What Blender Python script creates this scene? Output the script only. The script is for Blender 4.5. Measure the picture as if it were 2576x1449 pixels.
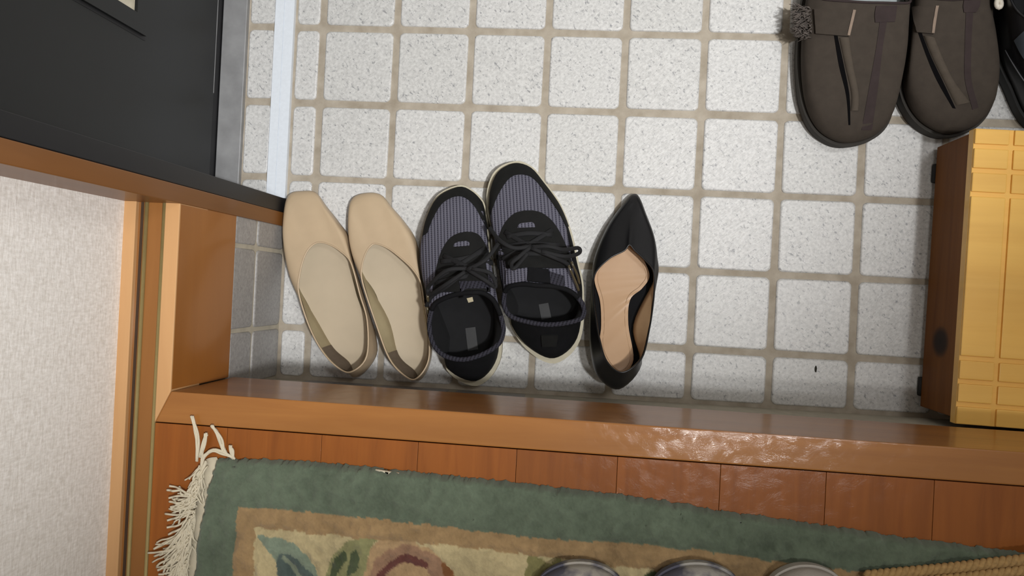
import bpy, bmesh, math, random
import numpy as np
from mathutils import Vector, Matrix, noise
from mathutils.bvhtree import BVHTree
random.seed(7)
for o in list(bpy.data.objects): bpy.data.objects.remove(o)
S = bpy.context.scene
COL = S.collection
# ------------------------------------------------------------------ camera
CP = Vector((0.37005, -0.33627, 1.07284)); FPX = 2084.0
RW = Matrix(((0.9944070, 0.0494339, -0.0933324), (-0.0489545, 0.9987734, 0.0074207), (0.0935847, -0.0028102, 0.9956074)))
cam = bpy.data.cameras.new('camera'); cam.sensor_width = 36; cam.lens = 36*FPX/2576; cam.clip_start = .02
co = bpy.data.objects.new('camera', cam); COL.objects.link(co)
co.matrix_world = Matrix.Translation(CP) @ RW.transposed().to_4x4(); S.camera = co
# ------------------------------------------------------------------ light
W = bpy.data.worlds.new('world'); S.world = W; W.use_nodes = True
W.node_tree.nodes['Background'].inputs[0].default_value = (1, .97, .92, 1)
W.node_tree.nodes['Background'].inputs[1].default_value = .12
def area(name, loc, size, power, color, target=None, shape='DISK'):
    l = bpy.data.lights.new(name, 'AREA'); l.shape = shape; l.size = size; l.energy = power; l.color = color
    o = bpy.data.objects.new(name, l); COL.objects.link(o); o.location = loc
    d = Vector(target)-Vector(loc) if target else Vector((0, 0, -1))
    o.rotation_euler = d.to_track_quat('-Z', 'Y').to_euler(); return o
def spot(name, loc, target, power, half, blend, radius, color):
    l = bpy.data.lights.new(name, 'SPOT'); l.energy = power; l.spot_size = math.radians(2*half); l.spot_blend = blend; l.shadow_soft_size = radius; l.color = color
    o = bpy.data.objects.new(name, l); COL.objects.link(o); o.location = loc; o.rotation_euler = (Vector(target)-Vector(loc)).to_track_quat('-Z', 'Y').to_euler(); return o
spot('shadow_shaping_spot', (1.10, -.52, 2.45), (-.20, .64, 0), 226, 29.0, .70, .06, (.985, .99, 1))  # key light; tilted cone is shaped to imitate an unseen person's shadow
area('hall_lamp', (.76, -.66, 2.45), .08, 6.5, (1, .985, .96))
area('entry_fill', (1.15, .3, 2.45), .40, 9, (.99, .99, 1))  # added fill to brighten the left wall and upper tiles, no known fixture
S.view_settings.view_transform = 'Standard'; S.view_settings.look = 'None'
S.view_settings.exposure = 0; S.view_settings.gamma = 1; S.view_settings.use_curve_mapping = False

# ------------------------------------------------------------------ helpers
def px(u, v, z=0.):
    d = RW.transposed() @ Vector(((u-1288)/FPX, -(v-724.5)/FPX, -1)); t = (z-CP.z)/d.z; return CP+d*t
def pxx(u, v, x):
    d = RW.transposed() @ Vector(((u-1288)/FPX, -(v-724.5)/FPX, -1)); t = (x-CP.x)/d.x; return CP+d*t
def crop(ox, oy, s): return lambda pts: [(ox+p[0]/s, oy+p[1]/s)+tuple(p[2:]) if isinstance(p, tuple) else p for p in pts]
def lin(c): return tuple(((x/255)/12.92 if x/255 <= .04045 else ((x/255+.055)/1.055)**2.4) for x in c)+(1,)
def tag(o, label=None, cat=None, group=None, kind=None):
    if label: o['label'] = label
    if cat: o['category'] = cat
    if group: o['group'] = group
    if kind: o['kind'] = kind
    return o
def thing(name, loc, label, cat, group=None):
    o = bpy.data.objects.new(name, None); COL.objects.link(o); o.location = loc; o.empty_display_size = .02
    return tag(o, label, cat, group)
def obj(name, verts, faces, mat, parent=None, smooth=True, label=None, kind=None):
    me = bpy.data.meshes.new(name); me.from_pydata([tuple(v) for v in verts], [], faces); me.update()
    o = bpy.data.objects.new(name, me); COL.objects.link(o)
    for m in (mat if isinstance(mat, (list, tuple)) else [mat]): me.materials.append(m)
    if smooth: me.polygons.foreach_set('use_smooth', [True]*len(me.polygons))
    if parent:
        o.parent = parent
        loc = Vector((0, 0, 0)); q = parent
        while q: loc += q.location; q = q.parent
        me.transform(Matrix.Translation(-loc))      # vertices are given in world space
    return tag(o, label, None, None, kind)
def shade_auto(o, ang=35):
    bm = bmesh.new(); bm.from_mesh(o.data)
    for e in bm.edges:
        e.smooth = not (len(e.link_faces) == 2 and e.calc_face_angle(0) > math.radians(ang))
    bm.to_mesh(o.data); bm.free(); return o
def box_vf(x0, x1, y0, y1, z0, z1):
    return ([(x0, y0, z0), (x1, y0, z0), (x1, y1, z0), (x0, y1, z0), (x0, y0, z1), (x1, y0, z1), (x1, y1, z1), (x0, y1, z1)],
            [(0, 3, 2, 1), (4, 5, 6, 7), (0, 1, 5, 4), (1, 2, 6, 5), (2, 3, 7, 6), (3, 0, 4, 7)])
def bevel(o, w, seg=2):
    bm = bmesh.new(); bm.from_mesh(o.data)
    bmesh.ops.bevel(bm, geom=bm.edges[:], offset=w, segments=seg, profile=.6, affect='EDGES')
    for f in bm.faces: f.smooth = False
    bmesh.ops.recalc_face_normals(bm, faces=bm.faces[:]); bm.to_mesh(o.data); bm.free(); return o
def box(name, b, mat, parent=None, bev=0, seg=2, **k):
    v, f = box_vf(*b); o = obj(name, v, f, mat, parent, smooth=False, **k)
    return bevel(o, bev, seg) if bev else o
def hexa(name, v, mat, parent=None, bev=0, **k):
    o = obj(name, v, box_vf(0, 1, 0, 1, 0, 1)[1], mat, parent, smooth=False, **k)
    return bevel(o, bev) if bev else o
def merge(parts):
    V, Fc = [], []
    for v, f in parts:
        n = len(V); V += [tuple(p) for p in v]; Fc += [tuple(i+n for i in q) for q in f]
    return V, Fc
def cr(p0, p1, p2, p3, t):
    return .5*((2*p1)+(p2-p0)*t+(2*p0-5*p1+4*p2-p3)*t*t+(3*p1-p0-3*p2+p3)*t*t*t)
def closed(pts, n):
    out = []; N = len(pts)
    for i in range(N):
        for k in range(n): out.append(cr(pts[i-1], pts[i], pts[(i+1) % N], pts[(i+2) % N], k/n))
    return out
def opened(pts, n):
    P = [2*pts[0]-pts[1]]+list(pts)+[2*pts[-1]-pts[-2]]; out = []
    for i in range(1, len(P)-2):
        for k in range(n): out.append(cr(P[i-1], P[i], P[i+1], P[i+2], k/n))
    return out+[pts[-1]]
def tube_vf(path, r, n=8, flat=1.0, taper=None):
    V, Fc = [], []; up = Vector((0, 0, 1))
    for i, p in enumerate(path):
        d = (path[min(i+1, len(path)-1)]-path[max(i-1, 0)]).normalized()
        a = d.cross(up)
        a = a.normalized() if a.length > 1e-4 else Vector((1, 0, 0)); b = a.cross(d)
        rr = r*(taper[i] if taper else 1)
        for k in range(n):
            t = 2*math.pi*k/n; V.append(p+a*rr*math.cos(t)+b*rr*flat*math.sin(t))
    for i in range(len(path)-1):
        for k in range(n): Fc.append((i*n+k, i*n+(k+1) % n, (i+1)*n+(k+1) % n, (i+1)*n+k))
    Fc.append(tuple(range(n))[::-1]); Fc.append(tuple((len(path)-1)*n+k for k in range(n)))
    return V, Fc
def ring_tube_vf(path, r, n=8, flat=1.0):
    V, Fc = [], []; N = len(path); up = Vector((0, 0, 1))
    for i, p in enumerate(path):
        d = (path[(i+1) % N]-path[i-1]).normalized(); a = d.cross(up).normalized(); b = a.cross(d)
        for k in range(n):
            t = 2*math.pi*k/n; V.append(p+a*r*math.cos(t)+b*r*flat*math.sin(t))
    for i in range(N):
        for k in range(n): Fc.append((i*n+k, i*n+(k+1) % n, ((i+1) % N)*n+(k+1) % n, ((i+1) % N)*n+k))
    return V, Fc

# ------------------------------------------------------------------ materials
class NT:
    def __init__(s, name, rough=.5, color=(.5, .5, .5, 1), metallic=0, spec=.5, coat=0, coat_rough=.1):
        s.m = bpy.data.materials.new(name); s.m.use_nodes = True; s.t = s.m.node_tree; s.b = s.t.nodes['Principled BSDF']
        s.b.inputs['Base Color'].default_value = color; s.b.inputs['Roughness'].default_value = rough
        s.b.inputs['Metallic'].default_value = metallic; s.b.inputs['Specular IOR Level'].default_value = spec
        s.b.inputs['Coat Weight'].default_value = coat; s.b.inputs['Coat Roughness'].default_value = coat_rough
    def n(s, t, **k):
        x = s.t.nodes.new(t)
        for a, v in k.items(): setattr(x, a, v)
        return x
    def l(s, a, b): s.t.links.new(a, b)
    def coords(s, scale=(1, 1, 1), rot=(0, 0, 0), rand=False, kind='Object'):
        tc = s.n('ShaderNodeTexCoord'); mp = s.n('ShaderNodeMapping'); mp.inputs['Scale'].default_value = scale; mp.inputs['Rotation'].default_value = rot
        s.l(tc.outputs[kind], mp.inputs[0])
        if any(rot):
            mp.inputs['Scale'].default_value = (1, 1, 1); m0 = mp; mp = s.n('ShaderNodeMapping'); mp.inputs['Scale'].default_value = scale; s.l(m0.outputs[0], mp.inputs[0])
        if rand:
            oi = s.n('ShaderNodeObjectInfo'); mu = s.n('ShaderNodeMath', operation='MULTIPLY'); mu.inputs[1].default_value = 37
            s.l(oi.outputs['Random'], mu.inputs[0]); cb = s.n('ShaderNodeCombineXYZ')
            for i in range(3): s.l(mu.outputs[0], cb.inputs[i])
            s.l(cb.outputs[0], mp.inputs['Location'])
        return mp.outputs[0]
    def noise(s, vec, scale, detail=4, rough=.55, dist=0):
        x = s.n('ShaderNodeTexNoise'); x.inputs['Scale'].default_value = scale; x.inputs['Detail'].default_value = detail
        x.inputs['Roughness'].default_value = rough; x.inputs['Distortion'].default_value = dist; s.l(vec, x.inputs['Vector']); return x.outputs['Fac']
    def ramp(s, fac, stops):
        x = s.n('ShaderNodeValToRGB'); e = x.color_ramp.elements
        e[0].position, e[0].color = stops[0]; e[1].position, e[1].color = stops[-1]
        for p, c in stops[1:-1]: q = e.new(p); q.color = c
        s.l(fac, x.inputs[0]); return x.outputs[0]
    def mix(s, a, b, fac, mode='MIX'):
        x = s.n('ShaderNodeMix', data_type='RGBA', blend_type=mode)
        for i, v in ((6, a), (7, b), (0, fac)):
            if isinstance(v, (tuple, float, int)): x.inputs[i].default_value = v
            else: s.l(v, x.inputs[i])
        return x.outputs[2]
    def col(s, c): s.l(c, s.b.inputs['Base Color']); return s
    def bump(s, h, strength=.3, dist=.001):
        x = s.n('ShaderNodeBump'); x.inputs['Strength'].default_value = strength; x.inputs['Distance'].default_value = dist
        s.l(h, x.inputs['Height']); s.l(x.outputs[0], s.b.inputs['Normal']); return x.outputs[0]
    def rough(s, f, a, b):
        x = s.n('ShaderNodeMapRange'); x.inputs[3].default_value = a; x.inputs[4].default_value = b; s.l(f, x.inputs[0]); s.l(x.outputs[0], s.b.inputs['Roughness'])
def plain(name, c, rough=.5, var=.12, scale=60, bump=.0, **k):
    m = NT(name, rough, lin(c), **k); v = m.coords(); f = m.noise(v, scale); L = lin(c)
    m.col(m.ramp(f, [(.3, tuple(x*(1-var) for x in L[:3])+(1,)), (.7, tuple(min(1, x*(1+var)) for x in L[:3])+(1,))]))
    if bump: m.bump(m.noise(m.coords(), scale*8, 3), bump, .0006)
    return m.m
def wood(name, light, dark, rough=.3, axis='x', scale=1., coat=.4, rand=True, red=0, bumpy=.06, coat_rough=.12, scratch=0):
    m = NT(name, rough, spec=.25, coat=coat, coat_rough=coat_rough)
    sc = {'x': (3, 40, 40), 'y': (40, 3, 40), 'z': (40, 40, 3)}[axis]
    v = m.coords(tuple(q*scale for q in sc), rand=rand)
    f = m.noise(v, 1.0, 5, .6, .6); f2 = m.noise(m.coords(tuple(q*scale*.25 for q in sc), rand=rand), 1.0, 3, .5, 1.2)
    c1 = m.ramp(f, [(.3, lin(dark)), (.68, lin(light))])
    L = lin(light); c2 = m.ramp(f2, [(.3, tuple(x*.82 for x in L[:3])+(1,)), (.7, tuple(min(1, x*1.12) for x in L[:3])+(1,))])
    c = m.mix(c1, c2, .55)
    if rand:
        oi = m.n('ShaderNodeObjectInfo'); c3 = m.ramp(oi.outputs['Random'], [(0, (.86, .84, .82, 1)), (1, (1.1, 1.08, 1.04, 1))]); c = m.mix(c, c3, 1.0, 'MULTIPLY')
    m.col(c); m.bump(m.noise(m.coords(tuple(q*scale*.6 for q in sc), rand=rand), 2, 5), bumpy, .0008)
    if scratch:
        b2 = m.n('ShaderNodeBump'); b2.inputs['Strength'].default_value = scratch; b2.inputs['Distance'].default_value = .002
        m.l(m.noise(m.coords((1, 1, 1), (0, 0, .7), rand=rand), 60, 6, .7, 1.5), b2.inputs['Height']); m.l(b2.outputs[0], m.b.inputs['Coat Normal'])
    return m.m

def tile_mat(name, base, dark, rough):
    m = NT(name, rough, spec=.45)
    v = m.coords((1, 1, 1), rand=True); vr = m.coords((1, .33, 1), (0, 0, math.radians(48)), rand=True)
    f1 = m.noise(v, 260, 3, .6); f2 = m.noise(vr, 620, 2, .6); f3 = m.noise(m.coords((1, .6, 1), (0, 0, math.radians(-40)), rand=True), 270, 3, .7)
    b = lin(base)
    c = m.ramp(f1, [(.35, tuple(x*.86 for x in b[:3])+(1,)), (.65, tuple(min(1, x*1.1) for x in b[:3])+(1,))])
    sp = m.ramp(f3, [(.58, (0, 0, 0, 1)), (.68, (1, 1, 1, 1))]); c = m.mix(c, lin(dark), m.mix((0, 0, 0, 1), sp, .62))
    sp2 = m.ramp(f2, [(.58, (0, 0, 0, 1)), (.72, (1, 1, 1, 1))]); c = m.mix(c, tuple(x*.62 for x in b[:3])+(1,), m.mix((0, 0, 0, 1), sp2, .5))
    oi = m.n('ShaderNodeObjectInfo'); c = m.mix(c, m.ramp(oi.outputs['Random'], [(0, (.95, .95, .94, 1)), (1, (1.03, 1.03, 1.03, 1))]), 1., 'MULTIPLY')
    m.col(c); m.bump(m.noise(m.coords((1, .3, 1), (0, 0, math.radians(48)), rand=True), 420, 3, .6), .36, .0008); return m.m
M_tile = tile_mat('speckled_stone_tile', (204, 203, 200), (98, 100, 106), .40)
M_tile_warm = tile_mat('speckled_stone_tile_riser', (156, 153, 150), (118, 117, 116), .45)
mg = NT('grout', .85); vv = mg.coords(); mg.col(mg.ramp(mg.noise(vv, 45, 4), [(.3, lin((150, 139, 122))), (.7, lin((178, 168, 152)))])); mg.bump(mg.noise(vv, 900, 2), .4, .0006); M_grout = mg.m
M_grout_light = plain('riser_grout', (176, 168, 150), .85, .1)
# honey kamachi: glossy lacquer with fine scratches
M_kam = wood('lacquered_beam_wood', (154, 102, 48), (126, 76, 30), .5, 'x', 1.5, .5, bumpy=.05, scratch=.10, coat_rough=.10)
M_plank = wood('orange_floor_board', (146, 84, 28), (104, 50, 8), .55, 'y', 2.2, .2, bumpy=.06, scratch=.14, coat_rough=.14)
M_ledge = wood('ledge_wood', (158, 100, 42), (140, 84, 30), .35, 'y', .7, .3)
M_pale = wood('pale_trim_wood', (204, 160, 112), (182, 134, 86), .4, 'y', 1, .2)
M_sill = wood('brown_sill_wood', (146, 98, 50), (116, 72, 32), .45, 'y', 1, .15)
M_post = wood('brown_post_wood', (122, 79, 38), (100, 62, 28), .45, 'z', 1, .15)
M_brass = plain('brass_rail', (168, 150, 100), .4, .06, metallic=.5)
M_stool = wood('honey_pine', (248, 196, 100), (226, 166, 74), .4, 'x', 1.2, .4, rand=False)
# stool side: pine darkened to paint in its shade, with one dark knot
ms = NT('honey_pine_shaded', .55, spec=.15); v = ms.coords((40, 3, 40)); f = ms.noise(v, 1, 5, .6, .6)
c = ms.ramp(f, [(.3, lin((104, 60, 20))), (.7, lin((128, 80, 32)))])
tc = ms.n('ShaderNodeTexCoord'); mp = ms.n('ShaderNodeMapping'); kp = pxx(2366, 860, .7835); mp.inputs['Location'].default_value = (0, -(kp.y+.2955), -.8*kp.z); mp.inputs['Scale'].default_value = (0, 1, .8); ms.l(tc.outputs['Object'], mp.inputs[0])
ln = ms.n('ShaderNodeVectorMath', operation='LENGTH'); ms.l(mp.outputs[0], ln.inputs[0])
k = ms.ramp(ln.outputs['Value'], [(.0, (1, 1, 1, 1)), (.014, (.9, .9, .9, 1)), (.02, (0, 0, 0, 1))]); c = ms.mix(c, lin((28, 15, 6)), k); ms.col(c); M_stool_shaded = ms.m
# woven wallpaper
mw = NT('woven_wallpaper', .9, spec=.2); v1 = mw.coords((1, 90, 330)); v2 = mw.coords((1, 420, 130))
f = mw.noise(v1, 1, 3); f2 = mw.noise(v2, 1, 3); a = mw.n('ShaderNodeMath', operation='ADD'); mw.l(f, a.inputs[0]); mw.l(f2, a.inputs[1])
hf = mw.n('ShaderNodeMath', operation='MULTIPLY'); hf.inputs[1].default_value = .5; mw.l(a.outputs[0], hf.inputs[0])
mw.col(mw.ramp(hf.outputs[0], [(.36, lin((222, 216, 207))), (.64, lin((248, 244, 238)))])); mw.bump(hf.outputs[0], .5, .0012); M_wallp = mw.m
M_white = plain('painted_wall', (206, 203, 198), .9, .04)
M_ceil = plain('brown_ceiling', (104, 84, 62), .8)
M_door = plain('dark_door_metal', (24, 25, 25), .4, .05, 30, bump=.05, spec=.28)
M_jamb = plain('dark_frame_metal', (24, 24, 26), .4, .06, spec=.3)
M_gasket = plain('black_gasket', (14, 14, 17), .6)
M_alu = plain('white_aluminium', (222, 228, 234), .35, .03, 200)
M_sillmetal = plain('grey_sill_metal', (150, 150, 150), .45, .14, 40, metallic=.25)
M_glass = plain('frosted_slit_glass', (200, 192, 170), .25, .15, 60)
M_black = plain('black_gap', (16, 14, 12), .8)
M_rubber = plain('black_rubber', (22, 22, 20), .7)

# ------------------------------------------------------------------ floor tiles of the entry
XC = [-.0006+.1002*i for i in range(14)]          # joint centres
YR = [.7015, .6013, .5013, .4013, .3013, .2013, .1012, .0011, -.1001, -.2009, -.3, -.3998, -.4640]
def front_y(x): return -.4535-.0075*x              # beam front
floor = obj('floor', *box_vf(-.145, 1.5, -.47, 1.1, -.03, -.0022), M_grout, None, False); tag(floor, 'beige grout bed of the sunken tiled entry floor', kind='structure')
def tile_mesh(w, h, r=.006, t=.007, seed=0):
    rnd = random.Random(seed); r = min(r, w*.3, h*.3); ring = []
    for cx, cy, a0 in ((w/2-r, h/2-r, 0), (-w/2+r, h/2-r, 90), (-w/2+r, -h/2+r, 180), (w/2-r, -h/2+r, 270)):
        for k in range(4):
            a = math.radians(a0+30*k); ring.append((cx+r*math.cos(a), cy+r*math.sin(a)))
    ring = [(x+rnd.uniform(-.0004, .0004), y+rnd.uniform(-.0004, .0004)) for x, y in ring]; n = len(ring); V = []
    for z, ins in ((-t, 0), (-.0022, 0), (-.0006, .0007), (0, .0022)):
        for x, y in ring: V.append((x*(1-2*ins/w), y*(1-2*ins/h), z))
    Fc = [(i*n+k, i*n+(k+1) % n, (i+1)*n+(k+1) % n, (i+1)*n+k) for i in range(3) for k in range(n)]+[tuple(3*n+k for k in range(n))]
    return V, Fc
J = .0082
tcache = {}
def tile(cx, cy, w, h, parent, mat, rot=None, base=None):
    key = (round(w, 4), round(h, 4), mat.name)
    if key not in tcache:
        V, Fc = tile_mesh(w, h, seed=len(tcache)); me = bpy.data.meshes.new('tile'); me.from_pydata(V, [], Fc); me.materials.append(mat)
        me.polygons.foreach_set('use_smooth', [True]*(len(Fc)-1)+[False]); tcache[key] = me
    o = bpy.data.objects.new('tile', tcache[key]); COL.objects.link(o); o.parent = parent
    o.location = base if base is not None else (cx+random.uniform(-.0004, .0004), cy+random.uniform(-.0004, .0004), random.uniform(-.0003, .0003))
    o.rotation_euler = rot if rot else (0, 0, random.uniform(-.004, .004)); return o
for r in range(len(YR)-1):
    y1, y0 = YR[r], YR[r+1]; h = y1-y0-J if r < len(YR)-2 else y1-y0-J/2; cy = (y0+y1)/2-(0 if r < len(YR)-2 else J/4)
    for c in range(13):
        tile((XC[c]+XC[c+1])/2, cy, .092, round(h, 4) if r >= 10 else .0922, floor, M_tile)
    if y0 > -.21:
        tile(-.0205, cy, .031, .0922, floor, M_tile); tile(-.0845, cy, .036, .0922, floor, M_tile)
    elif r == 9:
        tile(-.0205, cy, .031, .0922, floor, M_tile); tile(-.0845, cy+.02, .036, .052, floor, M_tile)
    else: tile(-.021, cy, .032, round(h, 4), floor, M_tile)

# ------------------------------------------------------------------ step: risers, beam, ledge
H = .285; WB = .140
XR = 1.5
ws = box('wall_step', (-.05, XR, -.50, -.4695, -.01, WB+.01), M_grout_light); tag(ws, 'tiled riser under the front step beam', kind='structure')
for c in range(13):
    tile(0, 0, .092, .128, ws, M_tile_warm, (math.radians(90), 0, math.pi), ((XC[c]+XC[c+1])/2, -.4685-.004*XC[c], .066))
wl = box('wall_step_left', (-.14, -.0415, -.47, -.262, -.01, .156), M_grout_light); tag(wl, 'tiled riser under the left ledge', kind='structure')
for y1, y0 in ((-.262, -.3), (-.3, -.3998), (-.3998, -.4685)):
    for z0, z1 in ((0, .0865), (.0905, .152)):
        tile(0, 0, round(z1-z0-.001, 4), round(y1-y0-.005, 4), wl, M_tile_warm, (0, math.radians(90), 0), (-.0395, (y0+y1)/2, (z0+z1)/2))
def kb(x, d=0): return -.4853-.0065*x-d
kam = hexa('trim_1', [(-.0535, kb(-.0535)+.0006, WB), (XR, kb(XR)+.0006, WB), (XR, front_y(XR), WB), (-.0385, front_y(-.0385), WB),
      (-.0535, kb(-.0535)+.0006, H), (XR, kb(XR)+.0006, H), (XR, front_y(XR), H), (-.0385, front_y(-.0385), H)], M_kam, bev=.0014)
tag(kam, 'glossy orange-brown wooden step beam along the tiled entry', kind='structure')
led = box('trim_2', (-.056, -.0383, -.4525, -.266, .153, H), M_ledge, bev=.0015); tag(led, 'wooden ledge beam on the left of the entry', kind='structure')
edg = hexa('ledge_edge', [(-.0535, -.4850, H-.06), (-.0384, -.4530, H-.06), (-.0384, -.266, H-.06), (-.0535, -.266, H-.06), (-.0535, -.4850, H+.0008), (-.0384, -.4530, H+.0008), (-.0384, -.266, H+.0008), (-.0535, -.266, H+.0008)], M_pale, led, bev=.0008, label='pale worn top edge of the ledge')
sill = box('trim_3', (-.0835, -.054, -2.4, -.264, .20, H-.0015), M_sill, bev=.0008); tag(sill, 'brown sliding-door sill with two brass rails', kind='structure')
for x in (-.0553, -.0738): 
    V, Fc = tube_vf([Vector((x, -2.39, H-.001)), Vector((x, -.266, H-.001))], .0021, 8); obj('rail', V, Fc, M_brass, sill)
box('groove', (-.0798, -.0770, -2.39, -.266, H-.002, H-.0009), plain('dark_brown_groove', (58, 38, 20), .8), sill, label='dark groove beside the brass rail')
bb = box('baseboard_left', (-.097, -.0822, -2.4, -.264, .2, H+.004), M_pale, bev=.001); tag(bb, 'pale wooden skirting strip under the beige wall', kind='structure')
wal = box('wall_left', (-.16, -.0945, -2.4, -.264, .2, 2.6), M_wallp); tag(wal, 'beige woven-fabric wallpapered wall on the left', kind='structure')
post = box('trim_4', (-.16, -.0372, -.2665, -.2485, -.01, 2.6), M_post, bev=.001); tag(post, 'brown wooden corner post between wall and door', kind='structure')
jamb = box('trim_5', (-.16, -.0375, -.2483, -.2295, -.01, 2.6), M_jamb, bev=.0008); tag(jamb, 'black metal door frame beside the brown post', kind='structure')
# ------------------------------------------------------------------ door
DX = -.134
door = obj('door_1', *box_vf(DX-.04, DX, -.2290, .72, .028, 2.1), M_door, None, False); bevel(door, .001); tag(door, 'dark grey metal entrance door', kind='structure')
g = pxx(364, 103, DX); q = pxx(336, 30, DX)
gz, gy, qz, qy = g.z, g.y, q.z, q.y
yw = gy+.11; zt = 1.9; t = .004
def frame_vf(y0, y1, z0, z1, t, x0, x1):
    return merge([box_vf(x0, x1, y0, y0+t, z0, z1), box_vf(x0, x1, y1-t, y1, z0, z1), box_vf(x0, x1, y0+t, y1-t, z0, z0+t), box_vf(x0, x1, y0+t, y1-t, z1-t, z1)])
obj('groove', *frame_vf(gy, yw, gz, zt, t, DX-.002, DX+.0004), M_gasket, door, False, label='black groove around the slit window')
wf = obj('window_frame', *frame_vf(gy+t, yw-t, gz+t, zt-t, qy-gy-t, DX-.002, DX+.004), M_door, door, False)
obj('pane', *box_vf(DX-.002, DX+.001, qy, yw-(qy-gy), qz, zt-(qz-gz)), M_glass, wf, False, label='pale frosted slit window pane')
box('door_seal', (DX-.03, DX-.004, -.2285, .72, .001, .0275), M_gasket, door)
box('kick_strip', (DX-.001, DX+.0006, -.097, .7, .0285, .0292), M_sillmetal, door, label='thin bright seam on the door bottom')
ds = box('trim_6', (-.137, -.104, -.2285, .9, -.01, .006), M_sillmetal, bev=.001); tag(ds, 'grey metal door sill', kind='structure')
tr = obj('trim_7', *merge([box_vf(-.0655, -.0535, -.2285, .9, -.01, .0045), box_vf(-.0527, -.0395, -.2285, .9, -.01, .0045), box_vf(-.0540, -.0520, -.2285, .9, -.01, .0034)]), M_alu, None, False)
tag(tr, 'white aluminium door track set in the tiles', kind='structure')
# ------------------------------------------------------------------ hall floor boards
hf_ = box('floor.001', (-.054, XR, -2.4, -.4885, .2, H-.006), M_black); tag(hf_, 'raised hall floor under the boards', kind='structure')
xs = [-.0535]+[.0215+.0956*i for i in range(15)]+[XR]
for i in range(len(xs)-1):
    a, b = xs[i]+.0002, xs[i+1]-.0002
    hexa('plank', [(a, -1.7, H-.006), (b, -1.7, H-.006), (b, kb(b, .0003), H-.006), (a, kb(a, .0003), H-.006),
                   (a, -1.7, H-.0004), (b, -1.7, H-.0004), (b, kb(b, .0003), H-.0004), (a, kb(a, .0003), H-.0004)], M_plank, hf_, bev=.0003)
# room shell out of view
tag(box('wall_front', (-.16, XR+.1, 1.1, 1.2, -.03, 2.6), M_white), 'far wall of the entry', kind='structure')
tag(box('wall_right', (XR, XR+.1, -2.5, 1.1, -.03, 2.6), M_white), 'right wall of the entry', kind='structure')
tag(box('wall_back', (-.16, XR, -2.5, -2.4, -.03, 2.6), M_white), 'back wall of the hall', kind='structure')
tag(box('ceiling', (-.16, XR+.1, -2.5, 1.2, 2.6, 2.7), M_ceil), 'ceiling', kind='structure')
tag(box('wall_door_side', (-.26, -.161, -2.5, 1.2, -.03, 2.6), M_white), 'wall behind the entrance door', kind='structure')

# ------------------------------------------------------------------ shoes
SUB = 6
def ladder(curve, k, zfun=None):
    """fills a closed curve (index 0 toe, n/2 heel) with cross strips"""
    N = len(curve); V, Fc = [], []; h = N//2
    for i in range(h+1):
        a = curve[i]; b = curve[(N-i) % N]
        for j in range(k+1):
            p = a.lerp(b, j/k)
            if zfun: p = Vector((p.x, p.y, p.z+zfun(i/h, j/k)))
            V.append(p)
    for i in range(h):
        for j in range(k): Fc.append((i*(k+1)+j, i*(k+1)+j+1, (i+1)*(k+1)+j+1, (i+1)*(k+1)+j))
    return V, Fc
def inset(curve, d):
    N = len(curve); out = []
    for i, p in enumerate(curve):
        t = curve[(i+2) % N]-curve[i-2]; t.z = 0; t.normalize(); n = Vector((t.y, -t.x, 0))   # clockwise -> right is inside
        out.append(p+n*(d[i] if isinstance(d, list) else d))
    return out
def per(vals, n): return [v.x for v in closed([Vector((a, 0, 0)) for a in vals], n)]
class Shoe: pass
def shoe_base(O, P, zo, zp, zm, fm=.3, z0=0., sub=SUB):
    """O: 16 outline pixels (or None = below the rim), P: 16 rim pixels; heights per control"""
    s = Shoe(); Pw = [px(u, v, z+z0) for (u, v), z in zip(P, zp)]
    c = sum(Pw, Vector((0, 0, 0)))/16; Ow = []
    for i in range(16):
        if O[i] is None or isinstance(O[i], float):
            din = .0045 if O[i] is None else O[i]
            p = Pw[i].copy(); tt = Pw[(i+1) % 16]-Pw[i-1]; tt.z = 0; tt.normalize(); p += Vector((tt.y, -tt.x, 0))*din; p.z = zo[i]+z0
        else: p = px(O[i][0], O[i][1], zo[i]+z0)
        Ow.append(p)
    s.O = closed(Ow, sub); s.P = closed(Pw, sub); s.zm = [z+z0 for z in per(zm, sub)]; s.fm = fm; s.N = 16*sub; s.z0 = z0
    s.rings = []
    ws_ = [fm*(1-math.cos(math.pi/2*k/5)) for k in range(6)]+[fm+(1-fm)*k/6 for k in range(1, 7)]
    bot = inset(s.O, .002); s.rings.append([Vector((p.x, p.y, p.z-.004)) for p in bot])
    for w in ws_:
        R = []
        for i in range(s.N):
            a, b = s.O[i], s.P[i]; p = a.lerp(b, w); zmm = s.zm[i]
            if w <= fm: p.z = a.z+(zmm-a.z)*math.sqrt(max(0, 1-(1-w/fm)**2))
            else:
                q = (w-fm)/(1-fm); p.z = zmm+(b.z-zmm)*q
            R.append(p)
        s.rings.append(R)
    # relax the crease at the mid ring
    for _ in range(2):
        for k in range(5, len(s.rings)-1):
            for i in range(s.N): s.rings[k][i] = s.rings[k]*1 if False else (s.rings[k-1][i]+s.rings[k][i]*2+s.rings[k+1][i])/4
    return s
def loft(rings, i0=0, i1=None, flip=False):
    N = len(rings[0]); full = i1 is None; idx = list(range(N)) if full else [i % N for i in range(i0, i1+1)]; n = len(idx)
    V = [R[i] for R in rings for i in idx]; Fc = []
    for k in range(len(rings)-1):
        for j in range(n if full else n-1):
            q = (k*n+j, (k+1)*n+j, (k+1)*n+(j+1) % n, k*n+(j+1) % n); Fc.append(q[::-1] if flip else q)
    return V, Fc
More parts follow.
